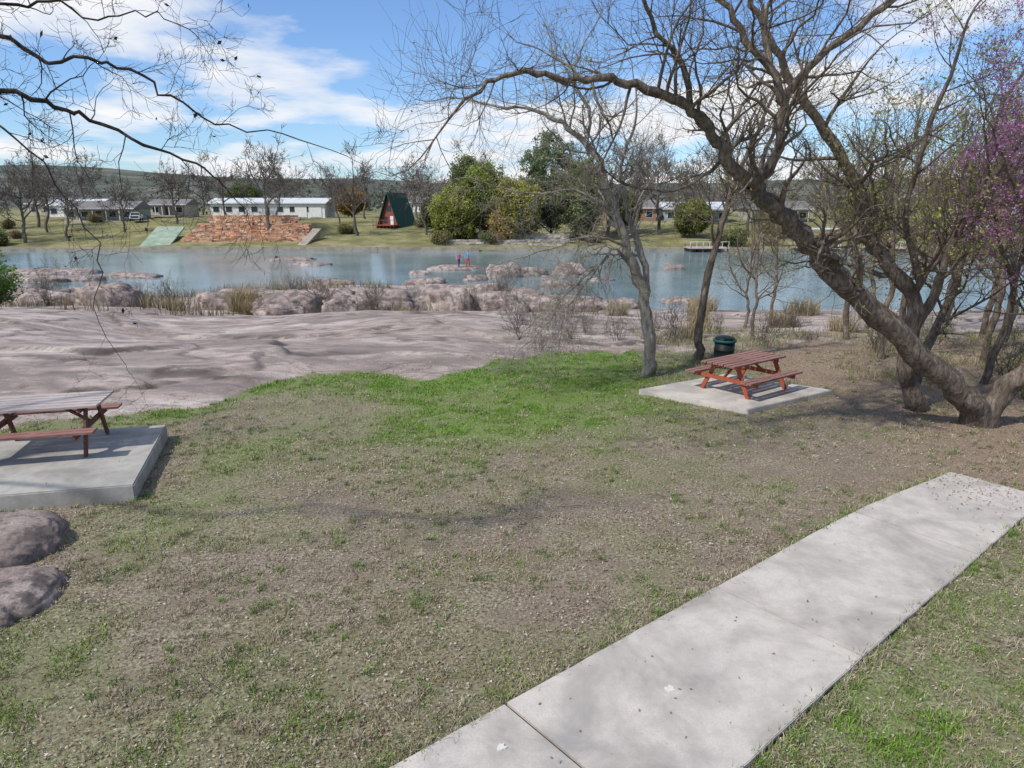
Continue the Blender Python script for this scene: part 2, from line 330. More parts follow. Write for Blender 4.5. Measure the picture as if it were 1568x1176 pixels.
# ------------------------------------------------------------ trees
class TB:
    def __init__(s): s.P=[];s.tips=[];s.r=random.Random(len(bpy.data.objects)+3)
    def add(s,pts,rad): s.P.append((pts,rad))
    def grow(s,p,d,L,r,lv,mx,trop=.12,jit=.38,dens=1.,rmin=.003):
        R=s.r;n=6 if lv<mx-1 else 4
        p=Vector(p);d=Vector(d).normalized();pts=[p.copy()];ds=[d.copy()];st=L/n
        for i in range(n):
            d=(d+Vector((R.gauss(0,jit),R.gauss(0,jit),R.gauss(0,jit)+trop))*.6).normalized()
            p=p+d*st*R.uniform(.8,1.2);pts.append(p.copy());ds.append(d.copy())
        re=max(rmin*.6,r*.3)
        s.add(pts,[r+(re-r)*i/n for i in range(n+1)])
        if lv>=mx: s.tips+=pts[1:]
        else:
            k=max(2,int(round(R.uniform(4,7)*dens)))
            for j in range(k):
                t=R.uniform(.18,1)*n;i=min(n-1,int(t));q=pts[i].lerp(pts[i+1],t-i)
                s.side(q,ds[i+1],L*R.uniform(.38,.68),max(rmin,r*(1-.7*t/n)*.6),lv+1,mx,trop,jit,dens,rmin)
            s.grow(pts[-1],ds[-1],L*.55,re,lv+1,mx,trop,jit,dens,rmin)
    def side(s,q,d,L,r,lv,mx,trop,jit,dens,rmin):
        R=s.r;a=Vector((R.gauss(0,1),R.gauss(0,1),R.gauss(0,1)+.2));a=(a-d*a.dot(d)).normalized()
        ang=math.radians(R.uniform(28,70));s.grow(q,d*math.cos(ang)+a*math.sin(ang),L,r,lv,mx,trop,jit,dens,rmin)
    def limb(s,pts,r0,r1,nside=8,L=1.6,mx=3,t0=.3,trop=.12,jit=.38,dens=1.,tip=True,rmin=.003,lv=1):
        sm=crs(pts,4);n=len(sm)-1
        for v in sm[1:-1]:
            v+=Vector([s.r.gauss(0,.018+r0*.08) for _ in range(3)])
        rad=[(r0+(r1-r0)*(i/n)**.85)*(1+.06*s.r.gauss(0,1)) for i in range(n+1)]
        s.add(sm,rad)
        for j in range(nside):
            t=(t0+(1-t0)*(j+s.r.random())/nside)*n;i=min(n-1,int(t));q=sm[i].lerp(sm[i+1],t-i)
            s.side(q,(sm[i+1]-sm[i]).normalized(),L*s.r.uniform(.6,1.25),max(rmin,rad[i]*.42),lv,mx,trop,jit,dens,rmin)
        if tip: s.grow(sm[-1],(sm[-1]-sm[-2]).normalized(),L,r1,lv,mx,trop,jit,dens,rmin)
    def mesh(s,name,mats,leaf=None,extra=None):
        groups={}
        for pts,rad in s.P:
            sd=10 if rad[0]>.07 else (6 if rad[0]>.02 else 3)
            groups.setdefault((len(pts),sd),[]).append((pts,rad))
        VV=[];FF=[];base=0
        for (n,sd),L in groups.items():
            P=np.array([[v[:] for v in a] for a,_ in L]);R=np.array([b_ for _,b_ in L]);K=len(L)
            T=np.gradient(P,axis=1);T/=np.linalg.norm(T,axis=2,keepdims=True)+1e-9
            ov=P[:,-1]-P[:,0];ref=np.where((np.abs(ov[:,2:3])>.7*np.linalg.norm(ov,axis=1,keepdims=True)),[[1.,.13,0]],[[0,.1,1.]])
            U=np.cross(T,ref[:,None,:]);U/=np.linalg.norm(U,axis=2,keepdims=True)+1e-9;W=np.cross(T,U)
            an=np.arange(sd)*2*math.pi/sd
            rr=R[:,:,None]*np.ones(sd)
            if sd==10: rr=rr*(1+.18*(rng.random((K,1,sd))-.5)+.10*(rng.random((K,n,sd))-.5))
            Vt=P[:,:,None,:]+rr[...,None]*(np.cos(an)[None,None,:,None]*U[:,:,None,:]+np.sin(an)[None,None,:,None]*W[:,:,None,:])
            idx=base+np.arange(K*n*sd).reshape(K,n,sd);nx_=np.roll(idx,-1,axis=2)
            FF.append(np.stack([idx[:,:-1],nx_[:,:-1],nx_[:,1:],idx[:,1:]],-1).reshape(-1,4))
            VV.append(Vt.reshape(-1,3));base+=K*n*sd
        V=np.concatenate(VV);F=np.concatenate(FF);mi=np.zeros(len(F),int);faces=[F];cols=np.full((len(V),3),.1)
        if leaf:
            for li,(prob,size,c1,c2,per,spread) in enumerate(leaf):
                tp=np.array([t[:] for t in s.tips if s.r.random()<prob])
                if not len(tp): continue
                g=fbm(tp[:,0]*.9+li*30,tp[:,2]*.9+tp[:,1]*.5,90+li,2);tp=tp[g>.42]
                if not len(tp): continue
                c=np.repeat(tp,per,0)+rng.normal(0,spread,(len(tp)*per,3));k=len(c)
                a=rng.normal(size=(k,3));a/=np.linalg.norm(a,axis=1,keepdims=True);b_=np.cross(a,rng.normal(size=(k,3)));b_/=np.linalg.norm(b_,axis=1,keepdims=True)
                sz=size*rng.uniform(.6,1.3,(k,1))
                q=np.stack([c-a*sz,c+b_*sz*.5,c+a*sz,c-b_*sz*.5],1).reshape(-1,3)
                f=base+np.arange(k*4).reshape(k,4);base+=k*4
                cc=np.array(c1)+(np.array(c2)-np.array(c1))*rng.random((k,1));cols=np.concatenate([cols,np.repeat(cc,4,0)])
                V=np.concatenate([V,q]);faces.append(f);mi=np.concatenate([mi,np.full(k,1)])
        return npmesh(name,V,faces,mats,mi,True,cols)
def bark(name,c1,c2,c3):
    m,nt,b=newmat(name,.92);v=pos(nt);mp=N(nt,'ShaderNodeMapping');mp.inputs['Scale'].default_value=(1,1,.3);nt.links.new(v,mp.inputs['Vector'])
    f=noise(nt,14,3,.7,mp.outputs['Vector'],.5);g=noise(nt,2,1,.6,v)
    k=ramp(nt,f,[(.32,c1),(.5,c2),(.7,c3)]);k=mix(nt,ramp(nt,g,[(.4,.5),(.6,0.)]),k,c1)
    nt.links.new(k,b.inputs['Base Color']);bump(nt,b,f,1.,.05);return m
bk1=bark('brown_bark',(.065,.05,.04),(.17,.135,.105),(.32,.265,.21))
bk2=bark('pale_bark',(.15,.13,.11),(.31,.28,.24),(.48,.44,.40))
bk3=bark('silhouette_bark',(.03,.024,.02),(.07,.055,.045),(.13,.105,.085))  # bark colour darkened so branches read as silhouettes against the sky
bkf=bark('far_bark',(.085,.072,.062),(.16,.135,.115),(.24,.205,.175))
leafm=colmat('spring_leaves',.7,.35,.3,2)
def pl(s,y0,y1):
    v=[tuple(map(float,a.split())) for a in s.split(',')];k=len(v)-1
    return [(a/10,y0+(y1-y0)*i/k,z/10) for i,(a,z) in enumerate(v)]
YG=[(.36,.036,(.32,.36,.06),(.48,.48,.11),2,.05)]
t=TB()
t.limb(pl('104 -3,99 3,92 10,79 20,67 29,59 36,52 42,45 47,41 50',14.5,12.5),.30,.13,6,1.6,3,.45,dens=.8,tip=False)
t.limb(pl('41 50,36 54,32 59,27 62,21 64,15 65,8 64,2 65,-4 63,-9 58',12.5,10.5),.12,.018,22,1.5,3,.05,.08)
t.limb(pl('29 61,27 67,22 72,18 77,13 82',12,11),.06,.02,10,1.5,3,.1,.1)
t.limb(pl('41 50,45 53,45 59,44 65,38 72,33 78,27 85',12.5,12),.115,.03,15,1.7,3,.15,.1)
t.limb(pl('45 63,51 70,59 76,65 82,69 90',12.5,12.5),.075,.03,12,1.7,3,.1,.1)
t.limb(pl('43 69,42 76,45 84,49 93',12.5,13),.06,.02,9,1.6,3,.1,.1)
t.limb([(3.6,12.4,5.4),(2.9,12.2,4.9),(2.2,12.0,4.9),(1.6,11.8,5.1)],.04,.012,7,1.0,3,.1,.0)
t.limb([(5.2,13.0,4.2),(4.6,13.4,4.9),(4.9,13.8,5.9),(5.4,14,7)],.07,.02,9,1.5,3,.1,.1)
link(bpy.data.objects.new('leaning_tree',t.mesh('leaning_tree',[bk1,leafm],[(.05,.035,(.3,.34,.06),(.4,.4,.1),1,.03)])))
t=TB()
t.limb(pl('96 -2,92 4,89 11,89 23,83 33,76 40,70 52,61 63,52 74,46 84,42 94',15.5,14.5),.24,.045,18,1.9,3,.3)
t.limb(pl('90 20,93 29,93 37,97 48,102 59,106 70',15.3,14.5),.12,.04,14,1.9,3,.2)
t.limb([(9.3,15.6,0),(9.6,15.8,1.2),(10.3,16.2,2.8),(10.8,16.6,4.8),(11.3,17,7)],.14,.04,14,1.8,3,.3)
t.limb([(8.8,15,3),(8.1,14.6,4.4),(8.0,14.2,5.8),(8.3,14,7.4)],.08,.03,12,1.7,3,.2)
link(bpy.data.objects.new('budding_tree',t.mesh('budding_tree',[bk1,leafm],YG)))
t=TB()
t.limb([(12.6,18,-.2),(12.9,17.9,1.6),(12.8,17.6,3.6),(13.3,17.4,5.4)],.11,.04,10,1.7,3,.4,.02)
t.limb([(12.8,17.7,2.6),(11.7,17,3.9),(10.9,16.4,5.0),(10.3,16,6.2)],.07,.02,12,1.6,3,.2,.0)
t.limb([(12.9,17.7,3.2),(12.4,16.6,4.6),(11.8,15.8,6.0),(11.6,15.4,7.2)],.06,.02,12,1.6,3,.2,.0)
t.limb([(12.9,17.7,3.6),(11.6,15.6,4.0),(10.4,14.2,4.3),(9.2,13.2,5.0),(8.4,12.8,5.9)],.05,.02,14,1.4,3,.2,.0)
t.limb([(11.6,15.6,4.0),(10.8,14.2,5.2),(10.,13.4,6.4),(9.4,13,7.4)],.04,.015,12,1.4,3,.2,.0)
PB=[(.8,.023,(.38,.12,.32),(.55,.26,.48),4,.03),(.12,.036,(.32,.36,.06),(.45,.45,.1),2,.05)]
link(bpy.data.objects.new('redbud_tree',t.mesh('redbud_tree',[bk1,leafm],PB)))
t=TB()
t.limb(pl('102 -3,104 7,108 14,112 27,118 40,121 55',14.4,13.5),.27,.1,10,1.7,3,.5)
link(bpy.data.objects.new('leaning_tree',t.mesh('leaning_tree',[bk1,leafm],YG)))
t=TB()
t.limb(pl('38.5 -2,38 3,37 14,34 27,30 35,27 44,23 53,19 60,12 65,6 68,-4 69',18.9,17.5),.2,.03,16,1.7,3,.4,.06)
t.limb(pl('36.5 19,36 28,33 38,30 45,28 56,31 66',18.8,18.5),.11,.03,12,1.6,3,.3,.06)
t.limb(pl('33 28,27 35,22 31,17 26,13 20',18.6,17),.055,.015,24,1.3,3,.15,-.28,.4,1.15)
t.limb([(3.0,18.2,3.6),(1.9,17.6,3.9),(.9,17.2,3.6),(-.2,17,3.3)],.045,.012,16,1.3,3,.15,-.08)
t.limb([(2.2,18.,3.1),(1.4,18.,2.4),(.9,18.3,1.5),(.2,18.6,.8)],.03,.01,18,1.2,3,.1,-.12)
t.limb(pl('18 60,19 67,15 74,16 81',17.8,17.5),.05,.02,8,1.5,3,.1)
t.limb([(2.6,18.1,4.5),(1.5,17.8,5.0),(.4,17.4,4.9),(-.8,17,5.2)],.045,.012,14,1.4,3,.15,0.)
link(bpy.data.objects.new('bare_tree',t.mesh('bare_tree',[bk2,leafm],[(.05,.035,(.35,.3,.08),(.4,.4,.1),1,.04)])))
t=TB()
t.limb(pl('56 -2,56 4,56 15,58 31,60 43,62 51,66 63,70 74',20.5,20),.16,.04,14,1.8,3,.45)
link(bpy.data.objects.new('bare_tree',t.mesh('bare_tree',[bk1,leafm],[(.12,.04,(.32,.36,.07),(.4,.4,.1),1,.05)])))
# overhanging tree, trunk left of the view
t=TB()
t.limb([(-14.5,7.5,-.2),(-14.2,7.4,2.2),(-13.6,7.6,4.4),(-13.2,8.3,6.6),(-12.8,8.9,8.4)],.2,.04,6,1.4,3,.5,dens=.7)
t.limb([(-13.6,7.6,4.4),(-11.5,7.9,5.0),(-9.2,6.5,6.1),(-7.2,7.1,5.6),(-5.3,6.5,5.75)],.055,.03,4,.9,3,.5,dens=.7,tip=False)
t.limb(pl('-53 57,-46 56,-42 55,-40 54,-36 52,-32 50,-30 48',6.5,7.5),.030,.008,10,.7,3,.1,-.02,.42,.85,rmin=.0025)
t.limb(pl('-50 61,-43 60,-41 58,-38 59,-35 58,-32 56,-29 54,-23 53,-17 51',6.2,7.5),.024,.004,12,.5,3,.05,-.02,.42,.75,rmin=.0022)
t.limb(pl('-51 64,-45 63,-42 64,-39 63,-35 64,-32 63',6.5,7.5),.02,.005,11,.6,3,.05,.03,.42,.8,rmin=.0022)
t.limb(pl('-54 55,-48 54,-44 51,-42 47,-40 41,-42 36,-40 30',6.5,7),.014,.003,8,.45,3,.2,-.1,.4,.6,rmin=.002)
t.limb([(-7.6,6.8,5.8),(-6.6,6.4,6.3),(-5.1,6.3,6.3)],.035,.02,5,.8,3,.3,0,.4,.7)
link(bpy.data.objects.new('overhanging_bare_tree',t.mesh('overhanging_bare_tree',[bk3,leafm],[(.015,.03,(.03,.03,.02),(.06,.06,.03),1,.02)])))
def gtree(name,seed,H,mats,leaf=None,mx=4,r=.2,L=None,dens=.8,trop=.12,rmin=.006):
    t=TB();t.r=random.Random(seed);R=t.r;L=L or H*.33
    x=y=0;pts=[Vector((0,0,-.3))]
    for i in range(4):
        x+=R.gauss(0,.06*H*.3);y+=R.gauss(0,.06*H*.3);pts.append(Vector((x,y,H*.16*(i+1))))
    t.limb(pts,r,r*.5,5,L,mx,.4,trop,.34,dens,rmin=rmin)
    for j in range(3):
        q=pts[2+j%3];t.side(q,Vector((0,0,1)),L*1.3,r*.5,1,mx,trop,.3,dens,rmin)
    return t.mesh(name,mats,leaf)
def place(name,me,x,y,s=1,rz=0,dz=0):
    o=bpy.data.objects.new(name,me);o.location=(x,y,float(height(np.array([x]),np.array([y]),False)[0])+dz);o.scale=(s,s,s);o.rotation_euler=(0,0,rz);return link(o)
mid=[gtree('thicket_tree_mesh',s,7,[bk1,leafm],[(.26,.04,(.34,.37,.07),(.5,.5,.13),2,.06)],3,.11,dens=1.) for s in (11,12,13)]
for i,(x,y,s) in enumerate([(11.5,21,1.),(14.2,20.5,1.05),(16.5,23,1.1),(12.8,26,1.1),(18.5,27,1.2),(16,31,1.1),(21,33,1.3),(13.5,36,.9),(24,38,1.3),(9.4,26.5,.7),(19.5,22,1.1),(10.5,31,.7),(15.5,27,1.2),(22,29,1.2),(12.2,15.2,.8),(14.5,17.3,1.)]):
    place('budding_tree',mid[i%3],x,y,s,i*2.1)
# neighbouring tree behind the viewpoint (its crown dapples the path)
place('bare_tree',gtree('shade_tree_mesh',31,9.5,[bk1,leafm],None,4,.17,dens=.72,rmin=.006),-2.6,-3.4,1,.6)
farT=[gtree('far_bare_tree_mesh',s,10,[bkf,leafm],None,4,.26,dens=.62,rmin=.03) for s in (21,22,23,24)]
for i,(x,y,s) in enumerate([(-86,114,1.25),(-80,116,1.1),(-93,120,1.3),(-74,118,.9),(-90,135,1.2),(-66,140,1.0),(-60,150,1.0),(-48,146,.9),(-41,119.5,1.25),(-34,140,.8),(-27,124,1.15),(-31,150,.9),(-20,150,.9),(-15,124,1.),
    (12,123,1.2),(17,126,1.35),(22,124,1.3),(27,130,1.3),(32,125,1.1),(36,140,1.3),(42,126,1.15),(47,135,1.3),(54,124,1.2),(60,130,1.4),(67,126,1.3),(74,124,1.2),(82,127,1.4),(90,125,1.3),(30,160,1.5),(50,170,1.5),(70,165,1.5),(15,170,1.4),(-100,130,1.3),(-108,122,1.4),(-76,175,1.1),(-98,165,1.2),
    (-70,128,.8),(-84,128,1.),(-55,172,1.1),(-44,175,1.),(-12,140,.8),(-24,170,1.2),(-8,165,1.3)]):
    place('bare_tree',farT[i%4],x,y,s,i*1.7)
def crown(name,seed,R,H,trunk,c1,c2,n=420,per=70,sz=.16):
    r=np.random.default_rng(seed);u=r.normal(size=(n,3));u/=np.linalg.norm(u,axis=1,keepdims=True)
    lump=.55+.85*fbm(u[:,0]*2+seed,u[:,1]*2+u[:,2]*2,seed,3)
    rad=r.uniform(.45,1.,(n,1))**.5*lump[:,None]
    c=u*rad*np.array([R,R*.8,H/2]);c[:,2]+=trunk+H/2;c[:,2]=np.maximum(c[:,2],.4)
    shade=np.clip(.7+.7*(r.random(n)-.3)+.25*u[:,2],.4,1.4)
    P=np.repeat(c,per,0)+r.normal(0,.36,(n*per,3))*np.array([1,1,.8]);k=len(P)
    a=r.normal(size=(k,3));a/=np.linalg.norm(a,axis=1,keepdims=True);b_=np.cross(a,r.normal(size=(k,3)));b_/=np.linalg.norm(b_,axis=1,keepdims=True)
    s=sz*r.uniform(.6,1.4,(k,1));q=np.stack([P-a*s,P+b_*s*.6,P+a*s,P-b_*s*.6],1).reshape(-1,3);f=np.arange(4*k).reshape(k,4)
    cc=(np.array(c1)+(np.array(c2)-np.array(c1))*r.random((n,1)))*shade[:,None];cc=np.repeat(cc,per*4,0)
    t=TB();t.r=random.Random(seed);t.limb([(0,0,-.5),(.2,0,trunk*.6),(0,.2,trunk+H*.5)],.35 if H>4 else .1,.12 if H>4 else .03,9,H*.3,2,.2,dens=.7,rmin=.03)
    tm=t.mesh('tmp',[bkf]);nv=len(tm.vertices);tv=np.empty(nv*3);tm.vertices.foreach_get('co',tv);tf=np.empty(len(tm.loops),int);tm.loops.foreach_get('vertex_index',tf)
    V=np.concatenate([q,tv.reshape(-1,3)]);F2=tf.reshape(-1,4)+len(q)
    return npmesh(name,V,[f,F2],[leafm,bkf],np.concatenate([np.zeros(k),np.ones(len(F2))]),False,np.concatenate([cc,np.full((nv,3),.1)]))
for i,(x,y,R,H,tr,c1,c2) in enumerate([(-9.5,117,4.,8.,.3,(.28,.31,.07),(.43,.43,.11)),(-4.5,119,4.4,11.5,1.0,(.22,.28,.07),(.37,.39,.11)),(1,116.5,4.0,10.,.3,(.33,.33,.07),(.48,.44,.12)),(6.5,121,4.8,15,1.,(.19,.24,.12),(.3,.34,.17)),(11.5,119,3.8,12,.8,(.21,.26,.12),(.33,.36,.16)),(-7,123,3.6,12,1.,(.18,.24,.09),(.3,.34,.13)),
    (-13.5,128,2.5,5,.8,(.15,.2,.07),(.24,.29,.1)),(31,122,2.8,5.5,.8,(.2,.24,.07),(.34,.36,.1)),(46,123,2.6,4,.6,(.2,.24,.08),(.32,.34,.1)),(-63,168,4,6,1,(.13,.17,.07),(.2,.24,.08)),(20,128,3,6,1,(.18,.22,.07),(.3,.31,.1)),(61,124,3.2,6,1,(.2,.24,.07),(.32,.34,.1))]):
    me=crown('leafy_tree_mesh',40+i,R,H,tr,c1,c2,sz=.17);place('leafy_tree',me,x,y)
place('autumn_tree',crown('autumn_tree_mesh',77,3.5,5,1,(.4,.27,.07),(.55,.36,.1),sz=.17),-36,160)
place('autumn_tree',crown('autumn_tree_mesh',78,2,5,.5,(.45,.33,.08),(.6,.42,.1),n=160,sz=.17),-1.5,115.5)
bush=[crown('bush_mesh',81,1.3,1.6,.1,(.2,.2,.09),(.36,.32,.14),n=70,per=50,sz=.12),crown('bush_mesh',82,1.1,1.3,.1,(.25,.19,.12),(.36,.28,.18),n=60,per=50,sz=.11),crown('bush_mesh',83,1.2,2.,.1,(.16,.2,.08),(.28,.32,.1),n=70,per=50,sz=.12)]
R0=random.Random(15)
for i in range(34):
    x=R0.uniform(-95,90);y=R0.choice([R0.uniform(112.6,115),R0.uniform(116,150)])
    if -57<x<-32 and y<125: continue
    place('bush',bush[i%3],x,y,R0.uniform(.6,1.3),R0.uniform(0,6))
k=900;tx=rng.uniform(-420,420,k);ty=rng.uniform(170,620,k)
hz=height(tx,ty,False);rr=rng.uniform(1.8,4.2,k);per=70
c=np.stack([tx,ty,hz+rr*.75],1);P=np.repeat(c,per,0)+rng.normal(0,.5,(k*per,3))*np.repeat(rr,per)[:,None]*np.array([1,1,.8])
kk=len(P);a=rng.normal(size=(kk,3));a/=np.linalg.norm(a,axis=1,keepdims=True);b_=np.cross(a,rng.normal(size=(kk,3)));b_/=np.linalg.norm(b_,axis=1,keepdims=True)
s=.5*rng.uniform(.5,1.4,(kk,1));q=np.stack([P-a*s,P+b_*s*.6,P+a*s,P-b_*s*.6],1).reshape(-1,3)
ty_=rng.random((k,1));cc=np.where(ty_<.45,np.array([[.2,.17,.15]]),np.array([[.12,.14,.09]]))*rng.uniform(.7,1.3,(k,1))
link(bpy.data.objects.new('distant_trees',npmesh('distant_trees',q,[np.arange(4*kk).reshape(kk,4)],[leafm],None,False,np.repeat(cc,per*4,0))))
# ------------------------------------------------------------ shrubs and reeds
def blades(name,x,y,z,h,w,lean,c,mat,root_shade=.55):
    k=len(x);an=rng.uniform(0,2*math.pi,k);dx=np.cos(an);dy=np.sin(an);la=rng.uniform(0,2*math.pi,k);lx=np.cos(la)*lean*h;ly=np.sin(la)*lean*h
    b0=np.stack([x-dx*w/2,y-dy*w/2,z],1);b1=np.stack([x+dx*w/2,y+dy*w/2,z],1)
    m0=np.stack([x-dx*w*.35+lx*.35,y-dy*w*.35+ly*.35,z+h*.6],1);m1=np.stack([x+dx*w*.35+lx*.35,y+dy*w*.35+ly*.35,z+h*.6],1)
    tp=np.stack([x+lx,y+ly,z+h*np.sqrt(np.clip(1-lean*lean*.5,.1,1))],1)
    V=np.stack([b0,b1,m1,m0,tp],1).reshape(-1,3);B=(np.arange(k)*5)[:,None]
    F4=B+np.array([[0,1,2,3]]);F3=B+np.array([[3,2,4]])
    cc=np.repeat(c[:,None,:],5,1);cc=cc*np.array([root_shade,root_shade,.95,.95,1.15])[None,:,None]  # shade painted into blade colour: dark roots, lighter tips, for depth
    return link(bpy.data.objects.new(name,npmesh(name,V,[F4,F3],[mat],None,False,cc.reshape(-1,3))))
grm=colmat('grass_blades',.75,0,.2,1.5)
k=20000;x=rng.uniform(-42,5,k);y=rng.uniform(36,54,k);d=fbm(x*.35,y*.35,101);kp=(d>.5)&(y>36.5+(x>-3)*3)
for bx,by,bz,sx,sy,sz in BL: kp&=~((np.abs(x-bx)<sx*1.1)&(y<by+sy)&(y>by-4.0))
x=x[kp];y=y[kp]
h=rng.uniform(.35,1.15,len(x))*(.6+.8*fbm(x*.5,y*.5,103));c=np.array([.40,.31,.19])*rng.uniform(.45,1.15,(len(x),1))+rng.normal(0,.012,(len(x),3))
g=rng.random(len(x))<.18;c[g]=np.array([.18,.21,.07])
blades('dry_reeds',x,y,height(x,y)-.05,h,rng.uniform(.02,.045,len(x)),rng.uniform(.05,.6,len(x)),np.clip(c,.02,.6),grm)
def tuft(cx,cy,R,n,h0,h1,col):
    a=rng.uniform(0,6.283,n);r=R*np.sqrt(rng.random(n));x=cx+np.cos(a)*r;y=cy+np.sin(a)*r
    return x,y,rng.uniform(h0,h1,n),np.tile(col,(n,1))*rng.uniform(.6,1.2,(n,1))
T=[tuft(*a) for a in [(-15.8,41,.9,900,.8,1.9,(.42,.33,.18)),(-15,40,.6,400,.6,1.3,(.42,.33,.19)),(8.2,30,.5,250,.5,1.1,(.42,.34,.2)),(9.5,35,.6,300,.6,1.3,(.42,.34,.2)),(5.8,38,.6,300,.6,1.2,(.44,.36,.22)),(11,40,.8,400,.7,1.5,(.42,.34,.2)),(7,27,.4,150,.4,.9,(.4,.32,.2)),(13,33,.7,300,.6,1.2,(.4,.32,.2)),(16,38,.9,400,.7,1.3,(.42,.34,.2)),(19,36,.8,300,.6,1.2,(.4,.33,.2)),(14,29,.6,250,.4,1.,(.4,.33,.2)),(-19,39,.5,250,.5,1.,(.42,.33,.19)),(-6,38,.5,200,.4,.9,(.42,.33,.19))]]
x=np.concatenate([t_[0] for t_ in T]);y=np.concatenate([t_[1] for t_ in T]);h=np.concatenate([t_[2] for t_ in T]);c=np.concatenate([t_[3] for t_ in T])
blades('tall_dry_grass',x,y,height(x,y)-.05,h,rng.uniform(.015,.035,len(x)),rng.uniform(.1,.8,len(x)),c,grm)
def shrub(seed,H,rm=.008,leaf=None,m=bk1):
    t=TB();t.r=random.Random(seed)
    for j in range(9):
        a=t.r.uniform(0,6.28);t.grow((t.r.gauss(0,.15),t.r.gauss(0,.15),-.1),(math.cos(a)*.5,math.sin(a)*.5,1),H*t.r.uniform(.6,1),.018,1,3,.15,.28,.8,rm)
    return t.mesh('shrub_mesh',[m,leafm],leaf)
sh=[shrub(51,1.6,m=bkf),shrub(52,1.3,m=bkf),shrub(53,1.5,m=bkf)]
R0=random.Random(5)
for i in range(24): place('bare_shrub',sh[i%3],R0.uniform(-40,2),R0.uniform(38,48),R0.uniform(.7,1.25),R0.uniform(0,6))
for i,(x,y) in enumerate([(9,24),(11,25),(13,24),(15,26),(12,29),(17,29),(8.5,28),(14.5,22),(17,21),(5,24),(4,25.5),(2,24),(3,27),(1,23),(.3,24.5),(6,26)]): place('bare_shrub',sh[i%3],x,y,R0.uniform(.4,.8),R0.uniform(0,6))
gs=shrub(61,1.3,.006,[(.9,.06,(.08,.16,.03),(.18,.3,.06),3,.06)])
for x,y,s in [(-27.5,36,1.5),(-28.5,37,1.6),(-26.5,35.2,1.1)]: place('green_shrub',gs,x,y,s,x)
us=shrub(62,1.1,.005,[(.4,.03,(.3,.35,.09),(.45,.45,.14),2,.05)])
for x,y,s in [(11.2,17.5,.7),(12.6,16.4,.8),(13.8,18.8,1.),(15,16.5,1.),(12.,22.4,.8),(14.8,24,.9),(16.6,19.5,1.)]: place('budding_shrub',us,x,y,s,x*3)
# ------------------------------------------------------------ lawn grass
def okmask(x,y,pad=True):
    m=(y<edge(x,y)+.15*rng.normal(size=len(x)))
    inp=pinpoly(x,y,pathpoly)|pinpoly(x,y,SR)|pinpoly(x,y,SL)
    return m&~inp
def scatter(k,pw=1.5,ymax=25):
    u=rng.random(k);y=3.2+(ymax-3.2)*u**pw;w=.82*y+1.6
    return rng.uniform(-1,1,k)*w,y
x,y=scatter(560000,1.45);kp=okmask(x,y)
dn=.10+.9*ss(.42,.57,fbm(x*2.6,y*2.6,111,3));g=greenmap(x,y)
kp&=rng.random(len(x))<np.clip(dn*(.42+1.*g)*(1-.55*litter(x,y)),0,1)
x=x[kp];y=y[kp];g=g[kp];k=len(x)
isg=rng.random(k)<np.clip(.13+1.25*g,0,.98)
straw=np.array([.46,.40,.27])*rng.uniform(.5,1.2,(k,1));gr=np.array([.155,.34,.03])*rng.uniform(.6,1.3,(k,1))+np.array([.15,.02,.03])*rng.random((k,1))*(1-.8*g[:,None])
c=np.where(isg[:,None],gr,straw)
h=rng.uniform(.015,.05,k)*(1+.9*g)*(.7+.7*fbm(x*2,y*2,113,2));w=rng.uniform(.004,.008,k)*(1+y*.07)
tall=rng.random(k)<.03;h[tall]*=2.2
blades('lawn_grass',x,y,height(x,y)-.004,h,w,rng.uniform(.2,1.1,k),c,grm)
cx,cy=scatter(6200,1.4,22);kp=okmask(cx,cy);cx=cx[kp];cy=cy[kp];kp=(fbm(cx*.6,cy*.6,121)>.43);cx=cx[kp];cy=cy[kp]
pe=[Ls[i].lerp(Ls[i+1],random.random())+Vector((-.6,.75,0))*random.uniform(.0,.12) for i in range(len(Ls)-1) for _ in range(4)]+[Rs[i].lerp(Rs[i+1],random.random())+Vector((.6,-.75,0))*random.uniform(.0,.12) for i in range(len(Rs)-1) for _ in range(4)]
cx=np.concatenate([cx,[v.x for v in pe]]);cy=np.concatenate([cy,[v.y for v in pe]])
n=len(cx);per=30;sp=rng.uniform(.025,.07,n);x=np.repeat(cx,per)+rng.normal(0,1,n*per)*np.repeat(sp,per);y=np.repeat(cy,per)+rng.normal(0,1,n*per)*np.repeat(sp,per)
base=np.where((rng.random(n)<.68)[:,None],np.array([[.56,.49,.33]]),np.array([[.19,.32,.06]]))*rng.uniform(.7,1.15,(n,1))
inp=pinpoly(x,y,pathpoly)
zz=np.where(inp,.05,height(x,y)-.005);cc_=np.repeat(base,per,0)*rng.uniform(.6,1.2,(n*per,1));hh_=rng.uniform(.03,.11,n*per)*np.repeat(rng.uniform(.5,1.3,n),per);kp=~inp|(rng.random(n*per)<.25)
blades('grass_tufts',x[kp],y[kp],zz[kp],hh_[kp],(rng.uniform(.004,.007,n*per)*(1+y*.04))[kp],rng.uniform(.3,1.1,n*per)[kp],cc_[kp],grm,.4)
x=rng.uniform(5,22,36000);y=rng.uniform(17.5,30,36000);kp=fbm(x*.7,y*.7,131)>.53;kp&=~pinpoly(x,y,SR);x=x[kp];y=y[kp];k=len(x)
c=np.where((rng.random(k)<.38)[:,None],np.array([[.24,.30,.08]]),np.array([[.44,.37,.24]]))*rng.uniform(.6,1.2,(k,1))
blades('tall_weeds',x,y,height(x,y)-.01,rng.uniform(.08,.33,k),rng.uniform(.008,.018,k),rng.uniform(.2,.9,k),c,grm)
